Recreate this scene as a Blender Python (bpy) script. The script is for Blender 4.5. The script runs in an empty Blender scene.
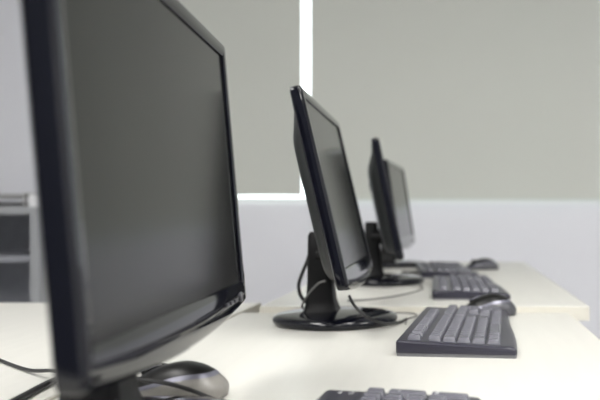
import bpy, math, random
from mathutils import Vector, Matrix
random.seed(7)
S = bpy.context.scene
COL = S.collection
PI = math.pi
R = math.radians

# ------------------------------------------------------------------ materials
def mat(name, col, rough=0.5, metal=0.0, spec=0.5, coat=0.0, noise=None, bump=None, trans=0.0):
    m = bpy.data.materials.new(name); m.use_nodes = True
    nt = m.node_tree; b = nt.nodes['Principled BSDF']
    b.inputs['Base Color'].default_value = (*col, 1)
    b.inputs['Roughness'].default_value = rough
    b.inputs['Metallic'].default_value = metal
    b.inputs['Specular IOR Level'].default_value = spec
    b.inputs['Coat Weight'].default_value = coat
    b.inputs['Coat Roughness'].default_value = 0.04
    tc = nt.nodes.new('ShaderNodeTexCoord')
    if noise:
        sc, amt, stretch = noise
        mp = nt.nodes.new('ShaderNodeMapping'); mp.inputs['Scale'].default_value = stretch
        n = nt.nodes.new('ShaderNodeTexNoise'); n.inputs['Scale'].default_value = sc; n.inputs['Detail'].default_value = 6
        rp = nt.nodes.new('ShaderNodeValToRGB')
        rp.color_ramp.elements[0].position = 0.3; rp.color_ramp.elements[1].position = 0.7
        rp.color_ramp.elements[0].color = (*[c * (1 - amt) for c in col], 1)
        rp.color_ramp.elements[1].color = (*[min(1, c * (1 + amt)) for c in col], 1)
        nt.links.new(tc.outputs['Object'], mp.inputs['Vector']); nt.links.new(mp.outputs[0], n.inputs['Vector'])
        nt.links.new(n.outputs['Fac'], rp.inputs['Fac']); nt.links.new(rp.outputs['Color'], b.inputs['Base Color'])
    if bump:
        sc, st = bump
        n = nt.nodes.new('ShaderNodeTexNoise'); n.inputs['Scale'].default_value = sc; n.inputs['Detail'].default_value = 3
        bp = nt.nodes.new('ShaderNodeBump'); bp.inputs['Strength'].default_value = st; bp.inputs['Distance'].default_value = 0.001
        nt.links.new(tc.outputs['Object'], n.inputs['Vector']); nt.links.new(n.outputs['Fac'], bp.inputs['Height'])
        nt.links.new(bp.outputs['Normal'], b.inputs['Normal'])
    return m

def emit(name, col, st):
    m = bpy.data.materials.new(name); m.use_nodes = True
    nt = m.node_tree; nt.nodes.remove(nt.nodes['Principled BSDF'])
    e = nt.nodes.new('ShaderNodeEmission'); e.inputs[0].default_value = (*col, 1); e.inputs[1].default_value = st
    nt.links.new(e.outputs[0], nt.nodes['Material Output'].inputs[0])
    return m

def blind_mat():
    m = bpy.data.materials.new('roller_blind_fabric'); m.use_nodes = True
    nt = m.node_tree; b = nt.nodes['Principled BSDF']
    out = nt.nodes['Material Output']
    tc = nt.nodes.new('ShaderNodeTexCoord')
    mp = nt.nodes.new('ShaderNodeMapping'); mp.inputs['Scale'].default_value = (160, 160, 160)
    ch = nt.nodes.new('ShaderNodeTexChecker'); ch.inputs['Scale'].default_value = 4
    ch.inputs['Color1'].default_value = (0.665, 0.68, 0.63, 1); ch.inputs['Color2'].default_value = (0.695, 0.71, 0.66, 1)
    nt.links.new(tc.outputs['Object'], mp.inputs[0]); nt.links.new(mp.outputs[0], ch.inputs[0])
    nt.links.new(ch.outputs[0], b.inputs['Base Color'])
    b.inputs['Roughness'].default_value = 0.85
    t = nt.nodes.new('ShaderNodeBsdfTranslucent'); t.inputs[0].default_value = (0.5, 0.5, 0.45, 1)
    mx = nt.nodes.new('ShaderNodeMixShader'); mx.inputs[0].default_value = 0.10
    nt.links.new(b.outputs[0], mx.inputs[1]); nt.links.new(t.outputs[0], mx.inputs[2]); nt.links.new(mx.outputs[0], out.inputs[0])
    return m

def glass_mat():
    m = bpy.data.materials.new('window_glass'); m.use_nodes = True
    nt = m.node_tree; b = nt.nodes['Principled BSDF']; out = nt.nodes['Material Output']
    g = nt.nodes.new('ShaderNodeBsdfGlossy'); g.inputs['Roughness'].default_value = 0.02
    t = nt.nodes.new('ShaderNodeBsdfTransparent'); t.inputs[0].default_value = (0.95, 0.98, 0.97, 1)
    f = nt.nodes.new('ShaderNodeFresnel'); f.inputs[0].default_value = 1.45
    mx = nt.nodes.new('ShaderNodeMixShader')
    nt.links.new(f.outputs[0], mx.inputs[0]); nt.links.new(t.outputs[0], mx.inputs[1]); nt.links.new(g.outputs[0], mx.inputs[2])
    nt.links.new(mx.outputs[0], out.inputs[0]); nt.nodes.remove(b)
    return m

M = dict(
    wall=mat('painted_wall', (0.80, 0.805, 0.85), 0.8, noise=(3, 0.012, (1, 1, 1)), bump=(120, 0.05)),
    wall_side=mat('painted_side_wall', (0.70, 0.70, 0.71), 0.85, noise=(3, 0.012, (1, 1, 1))),
    wall_rear=mat('darkened_rear_wall', (0.13, 0.14, 0.17), 0.85, noise=(3, 0.012, (1, 1, 1))),  # unseen wall, invented dark tone to keep reflections in the bezels dark
    ceil=mat('ceiling_tile', (0.80, 0.80, 0.79), 0.9, noise=(60, 0.03, (1, 1, 1))),
    floor=mat('floor_vinyl', (0.36, 0.36, 0.37), 0.45, noise=(9, 0.06, (1, 1, 1))),
    sill=mat('sill_white', (0.86, 0.86, 0.88), 0.4, noise=(6, 0.01, (1, 1, 1))),
    alu=mat('window_aluminium', (0.80, 0.80, 0.80), 0.4, metal=0.3, noise=(30, 0.02, (1, 1, 20))),
    desk=mat('cream_laminate', (0.595, 0.588, 0.55), 0.38, noise=(5, 0.022, (14, 1.2, 1)), bump=(220, 0.03)),
    desk_edge=mat('cream_edge_band', (0.63, 0.61, 0.54), 0.45, noise=(12, 0.02, (1, 1, 1))),
    leg=mat('grey_desk_leg', (0.42, 0.43, 0.45), 0.4, metal=0.4, noise=(20, 0.03, (1, 1, 1))),
    gloss=mat('piano_black', (0.003, 0.0033, 0.0065), 0.05, spec=0.42, noise=(4, 0.1, (1, 1, 1))),
    screen=mat('screen_panel', (0.007, 0.007, 0.007), 0.17, spec=0.32, noise=(900, 0.05, (1, 1, 1))),
    shell=mat('monitor_back_plastic', (0.0065, 0.0085, 0.0078), 0.42, spec=.3, noise=(500, 0.08, (1, 1, 1)), bump=(900, 0.08)),
    matte=mat('stand_black_plastic', (0.004, 0.004, 0.0045), 0.45, spec=0.2, noise=(300, 0.1, (1, 1, 1))),
    chrome=mat('chrome_trim', (0.62, 0.62, 0.66), 0.15, metal=1.0, noise=(50, 0.02, (1, 1, 1))),
    case=mat('keyboard_case_plastic', (0.026, 0.025, 0.038), 0.34, spec=.5, noise=(700, 0.08, (1, 1, 1))),
    tray=mat('keyboard_tray_plastic', (0.16, 0.16, 0.17), 0.45, noise=(400, 0.05, (1, 1, 1))),
    key=mat('key_plastic', (0.092, 0.092, 0.115), 0.34, spec=0.6, noise=(600, 0.06, (1, 1, 1))),
    legend=mat('legend_print', (0.75, 0.75, 0.78), 0.5, noise=(100, 0.02, (1, 1, 1))),
    mtop=mat('mouse_black_top', (0.007, 0.007, 0.007), 0.36, spec=0.3, noise=(300, 0.08, (1, 1, 1))),
    mside=mat('mouse_grey_side', (0.20, 0.19, 0.175), 0.35, noise=(300, 0.04, (1, 1, 1))),
    mdark=mat('mouse_dark_side', (0.055, 0.055, 0.065), 0.3, noise=(300, 0.04, (1, 1, 1))),
    mband=mat('mouse_silver_band', (0.17, 0.17, 0.21), 0.3, metal=0.4, noise=(80, 0.03, (1, 1, 1))),
    cable=mat('black_cable', (0.010, 0.010, 0.011), 0.42, noise=(200, 0.1, (1, 1, 1))),
    wire=mat('grey_wire', (0.16, 0.16, 0.155), 0.5, noise=(200, 0.05, (1, 1, 1))),
    cab=mat('grey_steel', (0.36, 0.37, 0.385), 0.45, noise=(25, 0.02, (1, 1, 1))),
    cab_in=mat('dark_steel', (0.32, 0.33, 0.36), 0.6, noise=(25, 0.05, (1, 1, 1))),
    tray_grey=mat('grey_tray_plastic', (0.34, 0.34, 0.34), 0.5, noise=(60, 0.03, (1, 1, 1))),
    paper=mat('white_card', (0.85, 0.85, 0.87), 0.7, noise=(60, 0.01, (1, 1, 1))),
    blind=blind_mat(), glass=glass_mat(),
    lamp=emit('lamp_diffuser', (1.0, 0.985, 0.95), 9.0),
    lampbody=mat('lamp_white_steel', (0.8, 0.8, 0.8), 0.5, noise=(20, 0.01, (1, 1, 1))),
)

# ------------------------------------------------------------------ helpers
class MB:
    def __init__(s): s.v = []; s.f = []
    def vert(s, p): s.v.append(tuple(p)); return len(s.v) - 1
    def loop(s, pts): return [s.vert(p) for p in pts]
    def bridge(s, a, b, closed=True):
        n = len(a)
        for i in range(n if closed else n - 1):
            j = (i + 1) % n
            s.f.append((a[i], a[j], b[j], b[i]))
    def cap(s, a, flip=False): s.f.append(tuple(reversed(a)) if flip else tuple(a))
    def box(s, x0, y0, z0, x1, y1, z1):
        a = s.loop([(x0, y0, z0), (x1, y0, z0), (x1, y1, z0), (x0, y1, z0)])
        b = s.loop([(x0, y0, z1), (x1, y0, z1), (x1, y1, z1), (x0, y1, z1)])
        s.cap(a, True); s.bridge(a, b); s.cap(b)
        return s
    def lathe(s, prof, n=48, cx=0, cy=0, sx=1, sy=1, z0=0):
        prev = None
        for (r, z) in prof:
            if r < 1e-6:
                c = s.vert((cx, cy, z0 + z))
                if prev:
                    for i in range(n): s.f.append((prev[i], prev[(i + 1) % n], c))
                prev = None; continue
            lp = s.loop([(cx + r * sx * math.cos(2 * PI * i / n), cy + r * sy * math.sin(2 * PI * i / n), z0 + z) for i in range(n)])
            if prev: s.bridge(prev, lp)
            else: s.cap(lp, True)
            prev = lp
        if prev: s.cap(prev)
        return s
    def tube(s, pts, r, n=8, sub=6):
        P = spline(pts, sub)
        prev = None; up = Vector((0, 0, 1))
        side = None
        for i, p in enumerate(P):
            t = (P[min(i + 1, len(P) - 1)] - P[max(i - 1, 0)]).normalized()
            if side is None:
                side = t.cross(up)
                if side.length < 1e-3: side = t.cross(Vector((1, 0, 0)))
            side = (side - t * side.dot(t)).normalized(); u = side.cross(t).normalized()
            lp = s.loop([p + side * (r * math.cos(2 * PI * k / n)) + u * (r * math.sin(2 * PI * k / n)) for k in range(n)])
            if prev: s.bridge(prev, lp)
            else: s.cap(lp, True)
            prev = lp
        s.cap(prev)
        return s
    def xf(s, m): s.v = [tuple(m @ Vector(p)) for p in s.v]; return s
    def mesh(s, name, material, smooth=True, ang=35):
        me = bpy.data.meshes.new(name); me.from_pydata(s.v, [], s.f); me.update()
        import bmesh
        bm = bmesh.new(); bm.from_mesh(me); bmesh.ops.recalc_face_normals(bm, faces=bm.faces)
        for f in bm.faces: f.smooth = smooth
        if smooth:
            for e in bm.edges:
                if len(e.link_faces) == 2 and e.calc_face_angle(0) > R(ang): e.smooth = False
        bm.to_mesh(me); bm.free()
        me.materials.append(M[material])
        return me
    def build(s, name, material, parent=None, smooth=True, ang=35, bevel=0):
        o = bpy.data.objects.new(name, s.mesh(name, material, smooth, ang)); COL.objects.link(o)
        if parent: o.parent = parent
        if bevel:
            md = o.modifiers.new('bevel', 'BEVEL'); md.width = bevel; md.segments = 3; md.limit_method = 'ANGLE'
        return o

def spline(pts, sub):
    P = [Vector(p) for p in pts]
    if len(P) < 3 or sub < 2: return P
    out = []
    for i in range(len(P) - 1):
        p0 = P[max(i - 1, 0)]; p1 = P[i]; p2 = P[i + 1]; p3 = P[min(i + 2, len(P) - 1)]
        for k in range(sub):
            t = k / sub
            out.append(0.5 * ((2 * p1) + (p2 - p0) * t + (2 * p0 - 5 * p1 + 4 * p2 - p3) * t * t + (3 * p1 - p0 - 3 * p2 + p3) * t ** 3))
    out.append(P[-1])
    return out

def tag(o, label, cat, group=None):
    o['label'] = label; o['category'] = cat
    if group: o['group'] = group
    return o
def thing(name, label, cat, loc=(0, 0, 0), rz=0, group=None):
    o = bpy.data.objects.new(name, None); COL.objects.link(o)
    o.empty_display_size = 0.05
    o.location = loc; o.rotation_euler = (0, 0, rz)
    return tag(o, label, cat, group)
def struct(name, mb, material, parent=None, bevel=0, smooth=False):
    o = mb.build(name, material, parent, smooth=smooth, bevel=bevel)
    if not parent: o['kind'] = 'structure'
    return o
def copy_tree(o, parent=None):
    c = o.copy(); COL.objects.link(c)
    if parent: c.parent = parent
    for ch in list(o.children): copy_tree(ch, c)
    return c

# ------------------------------------------------------------------ room shell
CH = 0.925          # camera height
DT = 0.74           # desk top
WY = 3.60           # window wall
XL, XR, YB, ZC = -3.2, 3.4, -3.0, 2.75
struct('floor', MB().box(XL - .15, YB - .15, -0.1, XR + .15, WY + .2, 0), 'floor')
struct('ceiling', MB().box(XL - .15, YB - .15, ZC, XR + .15, WY + .2, ZC + .1), 'ceil')
struct('wall_left', MB().box(XL - .15, YB, 0, XL, WY, ZC), 'wall_side')
struct('wall_right', MB().box(XR, YB, 0, XR + .15, WY, ZC), 'wall_side')
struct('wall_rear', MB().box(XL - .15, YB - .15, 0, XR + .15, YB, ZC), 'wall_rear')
OX0, OX1, OZ0, OZ1 = -1.82, 2.7, 0.975, 2.50
wb = MB()
wb.box(XL - .15, WY, 0, XR + .15, WY + .2, OZ0)
wb.box(XL - .15, WY, OZ1, XR + .15, WY + .2, ZC)
wb.box(XL - .15, WY, OZ0, OX0, WY + .2, OZ1)
wb.box(OX1, WY, OZ0, XR + .15, WY + .2, OZ1)
struct('wall_back', wb, 'wall')
struct('baseboard_back', MB().box(XL, WY - .012, 0, XR, WY, .09), 'sill', bevel=.003)
# window: sill board, frame, panes
win = MB().box(OX0, WY + .02, OZ0, OX1, WY + .19, OZ0 + .012)
w1 = struct('window_1', win, 'sill')
fr = MB()
fr.box(OX0, WY + .10, OZ0 + .012, OX1, WY + .15, OZ0 + .03)
fr.box(OX0, WY + .10, OZ1 - .04, OX1, WY + .15, OZ1)
for x in (OX0 + .02, .75, 1.7, OX1 - .02):
    fr.box(x - .02, WY + .10, OZ0 + .03, x + .02, WY + .15, OZ1 - .04)
struct('window_frame', fr, 'alu', w1)
xs = (OX0 + .04, .73, .77, 1.68, 1.72, OX1 - .04)
for a, b in ((0, 1), (2, 3), (4, 5)):
    struct('window_pane', MB().box(xs[a], WY + .122, OZ0 + .03, xs[b], WY + .128, OZ1 - .04), 'glass', w1)

# roller blinds
def blind(x0, x1, zb, label):
    t = thing('roller_blind', label, 'blind', ((x0 + x1) / 2, WY - .035, 0), 0, 'roller blinds along the window wall')
    w = (x1 - x0) / 2
    MB().box(-w, -.001, zb + .012, w, .001, 2.56).build('blind_fabric', 'blind', t, smooth=False)
    MB().box(-w, -.006, zb, w, .006, zb + .014).build('bottom_rail', 'blind', t, smooth=False, bevel=.003)
    MB().box(-w, -.032, 2.555, w, .033, 2.64).build('cassette', 'lampbody', t, smooth=False, bevel=.008)
blind(-1.80, -.695, 1.014, 'grey-green roller blind left of the bright gap, behind the nearest monitor')
blind(-.654, .655, 0.996, 'wide grey-green roller blind right of the bright gap, above the far keyboards')
blind(.6558, 1.75, 0.996, 'grey-green roller blind at the far right edge of the photo')

# ceiling lamps (out of frame, they light the room)
def lamp(x, y, label):
    t = thing('ceiling_light', label, 'light', (x, y, ZC), 0, 'recessed ceiling lights')
    b = MB(); b.box(-.31, -.62, -.03, .31, -.60, 0); b.box(-.31, .60, -.03, .31, .62, 0)
    b.box(-.31, -.6, -.03, -.29, .6, 0); b.box(.29, -.6, -.03, .31, .6, 0)
    b.build('frame', 'lampbody', t, smooth=False)
    MB().box(-.29, -.6, -.022, .29, .6, -.002).build('diffuser', 'lamp', t, smooth=False)
for x in (-1.1, .6, 2.4):
    for y in (-1.9, .2):
        side = 'left of the desks' if x < -1 else ('above the desks' if x < 1 else 'right of the desks')
        lamp(x, y, 'rectangular white ceiling light %s, %s' % (side, 'behind the camera' if y < 0 else 'nearer the window wall'))

# ------------------------------------------------------------------ desks
def desk(x0, x1, y0, y1, top, label):
    t = thing('desk', label, 'desk', ((x0 + x1) / 2, (y0 + y1) / 2, 0), 0, 'cream desks')
    hx, hy = (x1 - x0) / 2, (y1 - y0) / 2
    tp = MB().box(-hx + .002, -hy + .002, top - .028, hx - .002, hy - .002, top).build('tabletop', 'desk', t, smooth=False, bevel=.0015)
    e = MB(); z0, z1 = top - .0275, top - .0012
    e.box(-hx, -hy, z0, hx, -hy + .0019, z1); e.box(-hx, hy - .0019, z0, hx, hy, z1)
    e.box(-hx, -hy + .0019, z0, -hx + .0019, hy - .0019, z1); e.box(hx - .0019, -hy + .0019, z0, hx, hy - .0019, z1)
    e.build('edge_band', 'desk_edge', tp, smooth=False)
    for sx in (-1, 1):
        for sy in (-1, 1):
            cx, cy = sx * (hx - .05), sy * (hy - .06)
            MB().box(cx - .02, cy - .02, 0, cx + .02, cy + .02, top - .028).build('leg', 'leg', t, smooth=False, bevel=.004)
    MB().box(-hx + .03, -hy + .09, top - .38, -hx + .045, hy - .09, top - .028).build('modesty_panel', 'desk_edge', t, smooth=False)
    return t
F2 = DT + .0115     # the far desk stands a little higher
desk(-.405, .216, .08, 1.492, DT, 'cream desk in the foreground carrying the two nearest monitors')
desk(-.372, .256, 1.497, 2.92, F2, 'slightly higher cream desk in the background, under the two blurred far monitors')
desk(-1.60, -.410, .08, 1.665, DT, 'cream desk behind the nearest monitor at the left edge, before the grey cabinet')

# ------------------------------------------------------------------ monitors
NS, NC = 14, 6
def outline(hw, top, bot, r, sag=0.0):
    """closed outline in (u, v): bottom side first, counter-clockwise; constant point count"""
    P = []
    def side(a, b):
        for i in range(NS):
            t = i / NS; P.append((a[0] + (b[0] - a[0]) * t, a[1] + (b[1] - a[1]) * t))
    def corner(cx, cy, a0):
        for i in range(NC):
            a = a0 + (PI / 2) * i / NC; P.append((cx + r * math.cos(a), cy + r * math.sin(a)))
    side((-hw + r, bot), (hw - r, bot)); corner(hw - r, bot + r, -PI / 2)
    side((hw, bot + r), (hw, top - r)); corner(hw - r, top - r, 0)
    side((hw - r, top), (-hw + r, top)); corner(-hw + r, top - r, PI / 2)
    side((-hw, top - r), (-hw, bot + r)); corner(-hw + r, bot + r, PI)
    if sag:
        P = [(u, v - sag * max(0, 1 - (u / hw) ** 2) * max(0, 1 - (v - bot) / .02)) for u, v in P]
    return P

def make_monitor(label, loc, rz, tilt, ph=.291, pw=.440, lift=.079, bb=.029, dy=0.0, group='black flat monitors in a row'):
    t = thing('monitor', label, 'monitor', loc, rz, group)
    hw = pw / 2
    # base: glossy round foot, lens shaped
    MB().lathe([(.099, 0), (.1035, .002), (.1058, .005), (.1062, .0085), (.1050, .0120), (.1020, .0150), (.0965, .0170), (.085, .0188), (.060, .0208), (.040, .0225), (0, .023)], 72, 0, dy).build('base', 'gloss', t)
    # column: flared foot, rounded rectangular section, leans slightly
    def rr(cx, hx, hy, z, r=.008, k=5):
        pts = []
        for (sx, sy, a0) in ((1, 1, 0), (-1, 1, PI / 2), (-1, -1, PI), (1, -1, 3 * PI / 2)):
            for i in range(k + 1):
                a = a0 + PI / 2 * i / k
                pts.append((cx + sx * (hx - r) + r * math.cos(a), sy * (hy - r) + r * math.sin(a), z))
        return pts
    c = MB(); prev = None
    for (z, cx, hx, hy) in ((.018, -.022, .030, .036), (.027, -.023, .0265, .032), (.040, -.024, .0235, .028), (.07, -.025, .021, .026), (.11, -.027, .0185, .025), (.150, -.029, .016, .024), (.156, -.029, .013, .021)):
        lp = c.loop(rr(cx, hx, hy, z))
        if prev: c.bridge(prev, lp)
        else: c.cap(lp, True)
        prev = lp
    c.cap(prev); c.xf(Matrix.Translation((0, dy, 0))).build('stand_column', 'matte', t)
    # panel frame: w = +X local (towards the user), u = Y, v = up; leaning back by tilt
    ca, sa = math.cos(tilt), math.sin(tilt)
    bx = .047
    mtx = Matrix(((ca, 0, -sa, bx), (0, 1, 0, 0), (sa, 0, ca, lift), (0, 0, 0, 1)))
    def L(ol, w, bulge=0):
        res = []
        for u, v in ol:
            k = max(0.0, 1 - v / .05) * max(0.0, 1 - (u / hw) ** 2)
            res.append((w + bulge * k, u, v))
        return res
    bez = MB()
    sag = .013
    loops = [
        L(outline(hw - .0165, ph - .0165, bb, .001), -.0075),
        L(outline(hw - .0165, ph - .0165, bb, .001), -.0012),
        L(outline(hw - .0150, ph - .0150, bb - .0015, .002), .0),
        L(outline(hw - .0105, ph - .0105, bb * .55, .004, sag * .7), .0, .0002),
        L(outline(hw - .0045, ph - .0045, .0045, .005, sag), .0, .0002),
        L(outline(hw - .0012, ph - .0012, .0014, .006, sag), -.0022),
        L(outline(hw, ph, 0, .006, sag), -.0060, .0),
        L(outline(hw - .0006, ph - .0006, .0008, .006, sag), -.0160),
        L(outline(hw - .003, ph - .003, .003, .007, sag), -.0180),
        L(outline(hw - .010, ph - .010, .010, .010, sag * .8), -.0180)]
    idx = [bez.loop(l) for l in loops]
    for a, b in zip(idx, idx[1:]): bez.bridge(a, b)
    bz = bez.xf(mtx).build('bezel', 'gloss', t, ang=40)
    # screen
    sc = MB().box(-.0070, -hw + .0160, bb - .0005, -.0030, hw - .0160, ph - .0160)
    sc.xf(mtx).build('screen', 'screen', t, smooth=False)
    # power button + two small buttons under the screen, far corner
    pb = MB()
    pb.lathe([(.0052, 0), (.0058, .0008), (.0052, .0022), (0, .0026)], 20)
    pb.xf(Matrix.Translation((-.0005, hw - .035, .0085)) @ Matrix.Rotation(PI / 2, 4, 'Y'))
    pb.xf(mtx).build('power_button', 'mdark', bz)
    for k in range(3):
        b = MB().box(-.002, hw - .075 - k * .02, .0060, .0022, hw - .063 - k * .02, .0095)
        b.xf(mtx).build('menu_button', 'mdark', bz, smooth=False)
    # back shell: stepped bulge
    bs = MB()
    def so(it, is_, ib, r): 
        hh = hw - is_; return outline(hh, ph - it, ib, r)
    sl = [L(so(.008, .006, .006, .014), -.0165), L(so(.012, .010, .009, .016), -.0195), L(so(.026, .018, .011, .02), -.0210),
          L(so(.050, .040, .016, .03), -.0330), L(so(.058, .048, .022, .034), -.0375), L(so(.072, .066, .040, .036), -.0405), L(so(.095, .09, .075, .03), -.0415)]
    idx = [bs.loop(l) for l in sl]
    bs.cap(idx[0], True)
    for a, b in zip(idx, idx[1:]): bs.bridge(a, b)
    bs.cap(idx[-1]); sh = bs.xf(mtx).build('back_shell', 'shell', t, ang=50)
    vt = MB()
    for k in range(10):
        vt.box(-.0428, -.10 + k * .02, .175, -.0400, -.092 + k * .02, .19)
    vt.xf(mtx).build('vent_slats', 'matte', sh, smooth=False)
    # hinge between column top and shell
    hz = .118; hx = bx - .041 * ca - (hz - lift) * math.tan(tilt)
    h = MB(); prev = None
    for (x, r) in ((-.030, .012), (-.026, .018), (hx + .012, .022)):
        lp = h.loop([(x, .030 * math.cos(a * 2 * PI / 24), hz + r * math.sin(a * 2 * PI / 24)) for a in range(24)])
        if prev: h.bridge(prev, lp)
        else: h.cap(lp, True)
        prev = lp
    h.cap(prev); h.xf(Matrix.Translation((0, dy, 0))).build('hinge', 'matte', t)
    return t

make_monitor('large black monitor in the foreground at left, closest to the camera', (-.264, .655, DT), R(4.5), R(4.8), ph=.292, pw=.470, lift=.0874, bb=.024, dy=-.018)
make_monitor('black monitor standing second from the camera, before the bright blind gap', (-.205, 1.352, DT), R(1.4), R(13.3), ph=.303)
make_monitor('blurred black monitor on the far desk, third in the row', (-.184, 2.00, F2), R(6), R(12), ph=.283, lift=.074)
make_monitor('most distant blurred monitor on the far desk, partly hidden behind the third', (-.203, 2.66, F2), R(-3), R(9), ph=.278, lift=.074)

# ------------------------------------------------------------------ keyboards
KL, KD = .385, .160
PY = .01625                   # key pitch along the length
SLOPE = math.atan2(.0065, .135)
_keymesh = {}
def key_mesh(wy, wx):
    k = (round(wy, 4), round(wx, 4))
    if k in _keymesh: return _keymesh[k]
    m = MB(); prev = None
    for (ins, z) in ((0.0, 0), (.0002, .0014), (.0026, .0068), (.0031, .0075), (.0038, .0078), (.0050, .0075)):
        hy, hx = wy / 2 - .0012 - ins, wx / 2 - .0006 - ins * .75; r = .0008
        pts = []
        for (sx, sy, a0) in ((1, 1, 0), (-1, 1, PI / 2), (-1, -1, PI), (1, -1, 3 * PI / 2)):
            for i in range(3):
                a = a0 + PI / 4 * i
                pts.append((sx * (hx - r) + r * math.cos(a), sy * (hy - r) + r * math.sin(a), z))
        lp = m.loop(pts)
        if prev: m.bridge(prev, lp)
        else: m.cap(lp, True)
        prev = lp
    m.cap(prev)
    _keymesh[k] = m.mesh('key', 'key', True, 40)
    return _keymesh[k]

def deck_z(x): return .0205 - (x + .0665) * math.tan(SLOPE)

def text_mesh(txt, size):
    cu = bpy.data.curves.new('legend', 'FONT'); cu.body = txt; cu.size = size; cu.align_x = 'LEFT'; cu.extrude = .00008; cu.offset = .00025
    o = bpy.data.objects.new('legend', cu); COL.objects.link(o)
    dg = bpy.context.evaluated_depsgraph_get()
    me = bpy.data.meshes.new_from_object(o.evaluated_get(dg))
    bpy.data.objects.remove(o); bpy.data.curves.remove(cu)
    me.materials.clear(); me.materials.append(M['legend'])
    return me

def front(y):                 # front edge of the case in plan, a shallow wave
    s = abs(y) / (KL / 2)
    return .0740 - .0055 * math.tanh(y / .09)

def make_keyboard():
    t = thing('keyboard', '', 'keyboard')
    def section(y, ins, lo=0):
        xf_ = front(y) - ins; xb = -.080 + ins
        zt = deck_z(-.075) - ins * .55
        return [(xb, y, .0045), (xb - .0002, y, zt - .003), (xb + .0012, y, zt - .0008), (xb + .004, y, zt),
                (-.02, y, deck_z(-.02) - ins * .5), (.050, y, deck_z(.050) - ins * .5), (xf_ - .020, y, deck_z(.058) + .0006 - ins * .5),
                (xf_ - .011, y, .0152 - ins * .5), (xf_ - .005, y, .0142 - ins * .5), (xf_ - .0015, y, .0115 - ins * .3), (xf_, y, .0080), (xf_ - .0005, y, .0045)]
    def flare(m):   # the ends flare out towards the user
        m.v = [(x, y * (1 + .0085 / (KL / 2) * (x + .08) / .16), zz) for x, y, zz in m.v]
    c = MB(); prev = None
    st = [(-KL / 2, .0045), (-KL / 2 + .0012, .0018), (-KL / 2 + .004, .0003)] + [(-KL / 2 + .006 + (KL - .012) * i / 24, 0) for i in range(25)] + [(KL / 2 - .004, .0003), (KL / 2 - .0012, .0018), (KL / 2, .0045)]
    for (y, ins) in st:
        lp = c.loop(section(y, ins))
        if prev: c.bridge(prev, lp)
        else: c.cap(lp, True)
        prev = lp
    c.cap(prev); flare(c); c.build('case', 'case', t, ang=40)
    b = MB(); prev = None
    for (y, ins) in [(-KL / 2 + .001, .004)] + [(-KL / 2 + .003 + (KL - .006) * i / 24, .0015) for i in range(25)] + [(KL / 2 - .001, .004)]:
        lp = b.loop([(-.080 + ins, y, .0), (-.080 + ins * .6, y, .0046), (front(y) - ins * .6, y, .0046), (front(y) - ins, y, .0)])
        if prev: b.bridge(prev, lp)
        else: b.cap(lp, True)
        prev = lp
    b.cap(prev); flare(b); b.build('bottom_tray', 'tray', t, ang=40)
    Y0 = -KL / 2 + .009
    rows = [-.0570] + [-.0300 + .0195 * i for i in range(5)]
    def key(name, u, w, row, rowspan=1):
        wx = .0190 * rowspan
        x = rows[row] + .0195 * (rowspan - 1) / 2
        o = bpy.data.objects.new(name, key_mesh(w * PY, wx)); COL.objects.link(o); o.parent = t
        o.location = (x, Y0 + (u + w / 2) * PY, deck_z(x) - .0008); o.rotation_euler = (0, SLOPE, 0)
        return o
    key('escape_key', 0, 1, 0)
    for g, u0 in enumerate((2, 6.5, 11)):
        for i in range(4): key('function_key', u0 + i, 1, 0)
    for i in range(3): key('system_key', 15.3 + i, 1, 0)
    for i in range(13): key('key', i, 1, 1)
    key('backspace_key', 13, 2, 1)
    key('tab_key', 0, 1.5, 2)
    for i in range(12): key('key', 1.5 + i, 1, 2)
    key('key', 13.5, 1.5, 2)
    key('caps_lock_key', 0, 1.75, 3)
    for i in range(11): key('key', 1.75 + i, 1, 3)
    key('enter_key', 12.75, 2.25, 3)
    key('shift_key', 0, 2.25, 4)
    for i in range(10): key('key', 2.25 + i, 1, 4)
    key('shift_key', 12.25, 2.75, 4)
    for i, u in enumerate((0, 1.25, 2.5)): key('modifier_key', u, 1.25, 5)
    key('space_bar', 3.75, 6.25, 5)
    for u in (10, 11.25, 12.5, 13.75): key('modifier_key', u, 1.25, 5)
    for r in (1, 2):
        for i in range(3): key('navigation_key', 15.3 + i, 1, r)
    key('arrow_key', 16.3, 1, 4)
    for i in range(3): key('arrow_key', 15.3 + i, 1, 5)
    for i in range(4): key('numpad_key', 18.6 + i, 1, 1)
    for r in (2, 3, 4):
        for i in range(3): key('numpad_key', 18.6 + i, 1, r)
    key('numpad_key', 18.6, 2, 5); key('numpad_key', 20.6, 1, 5)
    key('numpad_plus_key', 21.6, 1, 2, 2); key('numpad_enter_key', 21.6, 1, 4, 2)
    # lock light panel above the number block
    lp = MB().box(-.070, Y0 + 18.75 * PY, 0, -.049, Y0 + 22.5 * PY, .0004)
    o = lp.build('lock_light_panel', 'case', t, smooth=False)
    o.location = (0, 0, 0)
    for v in o.data.vertices: v.co.z += deck_z(v.co.x) - .0001
    return t

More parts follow.
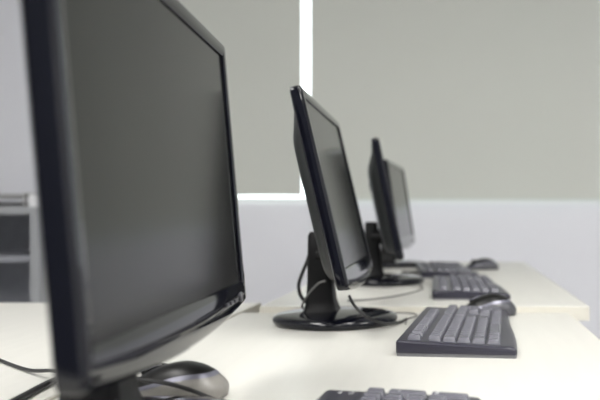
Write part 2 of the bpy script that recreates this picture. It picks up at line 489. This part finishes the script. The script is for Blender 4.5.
kb = make_keyboard()
tag(kb, 'dark keyboard at the bottom edge of the photo, only its number block end showing', 'keyboard', 'dark keyboards beside the monitors')
def place_kb(o, left, near_left, rz, z):
    # near_left: point on the desk under the near back corner (local (-.08, -KL/2))
    c, s = math.cos(rz), math.sin(rz); lx, ly = -.08, -KL / 2
    o.location = (left - (c * lx - s * ly), near_left - (s * lx + c * ly), z); o.rotation_euler = (0, 0, rz)
src = kb
kb2 = copy_tree(src); tag(kb2, 'whole dark keyboard lying in front of the second monitor, end towards the camera', 'keyboard', 'dark keyboards beside the monitors')
kb3 = copy_tree(src); tag(kb3, 'blurred dark keyboard on the far desk, in front of the third monitor', 'keyboard', 'dark keyboards beside the monitors')
kb4 = copy_tree(src); tag(kb4, 'most distant dark keyboard, small and blurred at the far end of the far desk', 'keyboard', 'dark keyboards beside the monitors')
place_kb(kb2, -.0780, 1.030, R(-3.8), DT)
place_kb(kb3, -.046, 1.600, R(1.5), F2)
place_kb(kb4, -.092, 2.15, R(5), F2)
# nearest keyboard: place by its far back corner
rz = R(-4.5); c, s = math.cos(rz), math.sin(rz); lx, ly = -.08, KL / 2
kb.location = (-.1215 - (c * lx - s * ly), .744 - (s * lx + c * ly), DT); kb.rotation_euler = (0, 0, rz)
# print on the nearest keyboard: lock symbols and legends on the end keys
def legend(txt, size, x, y, z, parent, name='legend'):
    o = bpy.data.objects.new(name, text_mesh(txt, size)); COL.objects.link(o); o.parent = parent
    o.location = (x, y, z); o.rotation_euler = (0, 0, PI / 2)
    return o
Y0 = -KL / 2 + .009
panel = [o for o in kb.children if o.name.startswith('lock_light_panel')][0]
for ch, xx, sz in (('A', -.0655, .0075), ('1', -.0545, .0085)):
    legend(ch, sz, xx + .003, KL / 2 - .0175, deck_z(xx + .003) + .0004, panel, 'lock_symbol')
    legend('.', sz * 2, xx + .003, KL / 2 - .0115, deck_z(xx + .003) + .0004, panel, 'lock_light')
for o in list(kb.children):
    nm = o.name
    if nm.startswith('numpad_plus'): legend('+', .007, -.0045 , -.005, .0076, o)
    if nm.startswith('numpad_enter'): legend('Enter', .0042, -.0105, -.0052, .0076, o)

# ------------------------------------------------------------------ mice
def make_mouse(label, loc, rz, side='mside', group='computer mice on the desks', k=1.0, H=.036):
    t = thing('mouse', label, 'mouse', loc, rz, group)
    n, A, B = 48, .054 * k, .030 * k
    def rad(a):   # plan radius, superellipse with slight waist, front = +Y
        ca, sa = abs(math.cos(a)), abs(math.sin(a))
        return 1 / ((ca / B) ** 2.5 + (sa / A) ** 2.5) ** (1 / 2.5)
    def P(a, f):  # f = 0 bottom rim .. 1 crown
        r = rad(a)
        ph = f * PI / 2
        q = math.cos(ph) ** .75 if f < 1 else 0
        bul = 1 + .05 * math.sin(PI * min(1, f * 2.5))
        x, y = r * q * bul * math.cos(a), r * q * bul * math.sin(a)
        h = H * (1 - .42 * max(0, (y + .012) / A) ** 1.6 - .10 * max(0, (-y - .012) / A) ** 2)
        return (x, y * 1.0 - .0, .0015 + (h - .0015) * math.sin(ph) ** .9)
    def band(a): # where the silver band runs, lower at the nose
        return .30 + .14 * (-math.sin(a)) 
    def skin(f0, f1, off, seg, name, material, cap0=False, top=False):
        m = MB(); prev = None
        for j in range(seg + 1):
            pts = []
            for i in range(n):
                a = 2 * PI * i / n
                lo, hi = f0(a), f1(a); f = lo + (hi - lo) * j / seg
                if top and j == seg: f = .9995
                p = Vector(P(a, f)); 
                if off: p = Vector((p.x * (1 + off), p.y * (1 + off * .6), p.z + off * .01))
                pts.append(p)
            lp = m.loop(pts)
            if prev: m.bridge(prev, lp)
            elif cap0: m.cap(lp, True)
            prev = lp
        if top: m.cap(prev)
        return m.build(name, material, t, ang=60)
    # flat bottom plate, sides, band, top
    skin(lambda a: 0, lambda a: band(a), 0, 6, 'side_shell', side, cap0=True)
    skin(lambda a: band(a) - .015, lambda a: band(a) + .085, .016, 3, 'trim_band', 'mband')
    top = skin(lambda a: band(a) + .02, lambda a: 1, 0, 12, 'top_shell', 'mtop', top=True)
    # scroll wheel with bright surround
    yw = .026 * k; zw = P(PI / 2, 1)[2]
    zt = .0015 + (H - .0015) * (1 - .42 * ((yw + .012) / A) ** 1.6)
    w = MB().lathe([(.0072, -.003), (.0085, -.002), (.0085, .002), (.0072, .003)], 24)
    w.xf(Matrix.Translation((0, yw, zt - .0045)) @ Matrix.Rotation(PI / 2, 4, 'Y')).build('scroll_wheel', 'matte', t)
    ring = MB(); pts = [(.0055 * math.cos(a) , yw + .011 * math.sin(a), zt + .0004 - .35 * .011 * math.sin(a)) for a in [2 * PI * i / 24 for i in range(25)]]
    ring.tube(pts, .0009, 6, 1); ring.build('wheel_surround', 'mband', t)
    seam = MB(); prof = []
    for i in range(8):
        y = yw + .012 + (A - .014 - yw - .012) * i / 7
        h = .0015 + (H - .0015) * (1 - .42 * ((y + .012) / A) ** 1.6)
        q = (y / rad(PI / 2)); 
        ph = math.acos(min(1, q ** (1 / .75)))
        prof.append((0, y, .0015 + (h - .0015) * math.sin(ph) ** .9 + .0002))
    seam.tube(prof, .0005, 6, 1).build('button_seam', 'matte', top)
    return t
make_mouse('large-looking black and grey mouse under the nearest monitor, at the bottom edge', (-.286, .803, DT), R(84))
make_mouse('dark mouse behind the far end of the whole keyboard, at the higher desk', (.060, 1.455, DT), R(86), 'mdark', k=.97, H=.040)
make_mouse('distant blurred dark mouse on the far desk, right of the last keyboard', (.085, 2.51, F2), R(80), 'mdark')

# ------------------------------------------------------------------ cables
def cable(name, pts, r, label, material='cable', cat='cable', group=None):
    o = MB().tube(pts, r, 8, 8).build(name, material)
    return tag(o, label, cat, group)
z = DT
cable('power_cord', [(-.385, .58, z + .004), (-.418, .70, z + .004), (-.431, .787, z + .004), (-.438, .868, z + .004), (-.425, .925, z + .004), (-.37, .95, z + .004), (-.33, .93, z + .004)], .0038,
      'thick black cord running to the lower left corner behind the nearest monitor')
cable('cable', [(-.70, 1.125, z + .0023), (-.63, 1.055, z + .0023), (-.572, .990, z + .0023), (-.50, .922, z + .0035), (-.452, .879, z + .0112), (-.432, .862, z + .0122), (-.405, .84, z + .0075), (-.38, .815, z + .0023), (-.372, .80, z + .0023)], .0022,
      'thin black cable crossing the desk left of the nearest monitor')
cable('mouse_cable', [(-.345, .757, z + .031), (-.3126, .757, z + .028), (-.279, .757, z + .0234), (-.255, .757, z + .0167), (-.231, .758, z + .007), (-.215, .758, z + .0024), (-.19, .755, z + .0024), (-.16, .74, z + .0024)], .0022,
      'thin black cable passing in front of the mouse under the nearest monitor')
# second monitor: loops behind the stand and a lead hanging in front
cable('power_cord', [(-.257, 1.40, z + .121), (-.264, 1.405, z + .102), (-.272, 1.405, z + .083), (-.279, 1.405, z + .060), (-.275, 1.405, z + .040), (-.262, 1.41, z + .0265), (-.245, 1.425, z + .0255)], .0032,
      'black cord looping down behind the stand of the second monitor')
cable('cable', [(-.210, 1.274, z + .078), (-.220, 1.278, z + .075), (-.231, 1.288, z + .066), (-.243, 1.30, z + .053), (-.258, 1.33, z + .033), (-.262, 1.36, z + .0245), (-.262, 1.385, z + .0238)], .0018,
      'thin grey cable curving across the second monitor stand', 'wire')
cable('video_cable', [(-.168, 1.252, z + .056), (-.161, 1.236, z + .047), (-.148, 1.230, z + .034), (-.130, 1.238, z + .020), (-.112, 1.27, z + .010), (-.094, 1.33, z + .004), (-.085, 1.38, z + .0026)], .0025,
      'black lead hanging from the bottom of the second monitor to its round base')
cable('wire', [(-.20, 1.475, z + .0014), (-.16, 1.478, z + .0014), (-.135, 1.46, z + .0014), (-.11, 1.475, z + .0014), (-.08, 1.47, z + .0014), (-.07, 1.43, z + .0014), (-.083, 1.39, z + .0014), (-.0835, 1.33, z + .0014)], .0013,
      'thin grey wire curling on the desk between second monitor and whole keyboard', 'wire')
z = F2
cable('cable', [(-.215, 1.575, z + .002), (-.17, 1.60, z + .002), (-.13, 1.66, z + .002), (-.10, 1.73, z + .002), (-.076, 1.83, z + .002), (-.085, 1.92, z + .002)], .0018,
      'thin dark cable on the far desk in front of the third monitor base', 'wire')
cable('cable', [(-.16, 2.36, z + .0035), (-.12, 2.33, z + .0035), (-.09, 2.29, z + .0035), (-.088, 2.24, z + .0035), (-.10, 2.15, z + .0035), (-.14, 2.11, z + .0035)], .0033,
      'blurred black cable lying between the far monitors and the most distant keyboard')

# ------------------------------------------------------------------ cabinet at the left
cx0, cx1, cy0, cy1, ct = -2.45, -1.585, 3.0, 3.42, .957
t = thing('cabinet', 'grey steel open-fronted cabinet against the window wall at the left edge', 'cabinet', ((cx0 + cx1) / 2, (cy0 + cy1) / 2, 0))
w, d = (cx1 - cx0) / 2, (cy1 - cy0) / 2
MB().box(-w, -d, ct - .03, w, d, ct).build('cabinet_top', 'cab', t, smooth=False, bevel=.003)
MB().box(w - .036, -d, 0, w, d, ct - .03).build('side_panel', 'cab', t, smooth=False, bevel=.002)
MB().box(-w, -d, 0, -w + .036, d, ct - .03).build('side_panel', 'cab', t, smooth=False, bevel=.002)
MB().box(-w + .036, d - .02, .06, w - .036, d, ct - .03).build('back_panel', 'cab_in', t, smooth=False)
for zz in (.06, .40, .745): MB().box(-w + .036, -d + .03, zz, w - .036, d - .02, zz + .022).build('shelf', 'cab_in', t, smooth=False)
MB().box(-w + .036, -d + .02, 0, w - .036, d - .02, .06).build('plinth', 'cab_in', t, smooth=False)
# things on top of it
t = thing('document_tray', 'grey two-level document tray on top of the grey cabinet', 'tray', (-1.83, 3.17, ct))
for k in range(2):
    b = MB(); z0 = k * .034
    b.box(-.16, -.12, z0, .16, .12, z0 + .004); b.box(-.16, .116, z0 + .004, .16, .12, z0 + .022)
    b.box(-.16, -.12, z0 + .004, -.156, .116, z0 + .022); b.box(.156, -.12, z0 + .004, .16, .116, z0 + .022)
    tr = b.build('tray_level', 'tray_grey', t, smooth=False)
    if k == 0:
        for sx in (-.158, .158):
            for sy in (-.118, .118): MB().box(sx - .003, sy - .003, .022, sx + .003, sy + .003, .034).build('post', 'tray_grey', tr, smooth=False)
bx_ = MB().box(-.021, -.05, 0, .021, .05, .048).build('box', 'paper', smooth=False, bevel=.002)
bx_.location = (-1.632, 3.10, ct); tag(bx_, 'small white box on the corner of the grey cabinet', 'box')

# ------------------------------------------------------------------ world, camera
wd = bpy.data.worlds.new('World'); S.world = wd; wd.use_nodes = True
bg = wd.node_tree.nodes['Background']
bg.inputs[0].default_value = (0.93, 0.96, 1.0, 1); bg.inputs[1].default_value = 2.0

cam = bpy.data.cameras.new('Camera'); co = bpy.data.objects.new('Camera', cam); COL.objects.link(co)
co.location = (0, 0, CH); co.rotation_euler = (PI / 2, 0, 0)
cam.sensor_width = 36; cam.lens = 787 * 36 / 600
cam.shift_x = -(455 - 300) / 600; cam.shift_y = 15 / 600
cam.clip_start = .02
cam.dof.use_dof = True; cam.dof.focus_distance = .95; cam.dof.aperture_fstop = 4.5; cam.dof.aperture_blades = 7
S.camera = co
vs = S.view_settings
vs.view_transform = 'Standard'; vs.look = 'None'; vs.gamma = 1; vs.use_curve_mapping = False
vs.exposure = 1.16
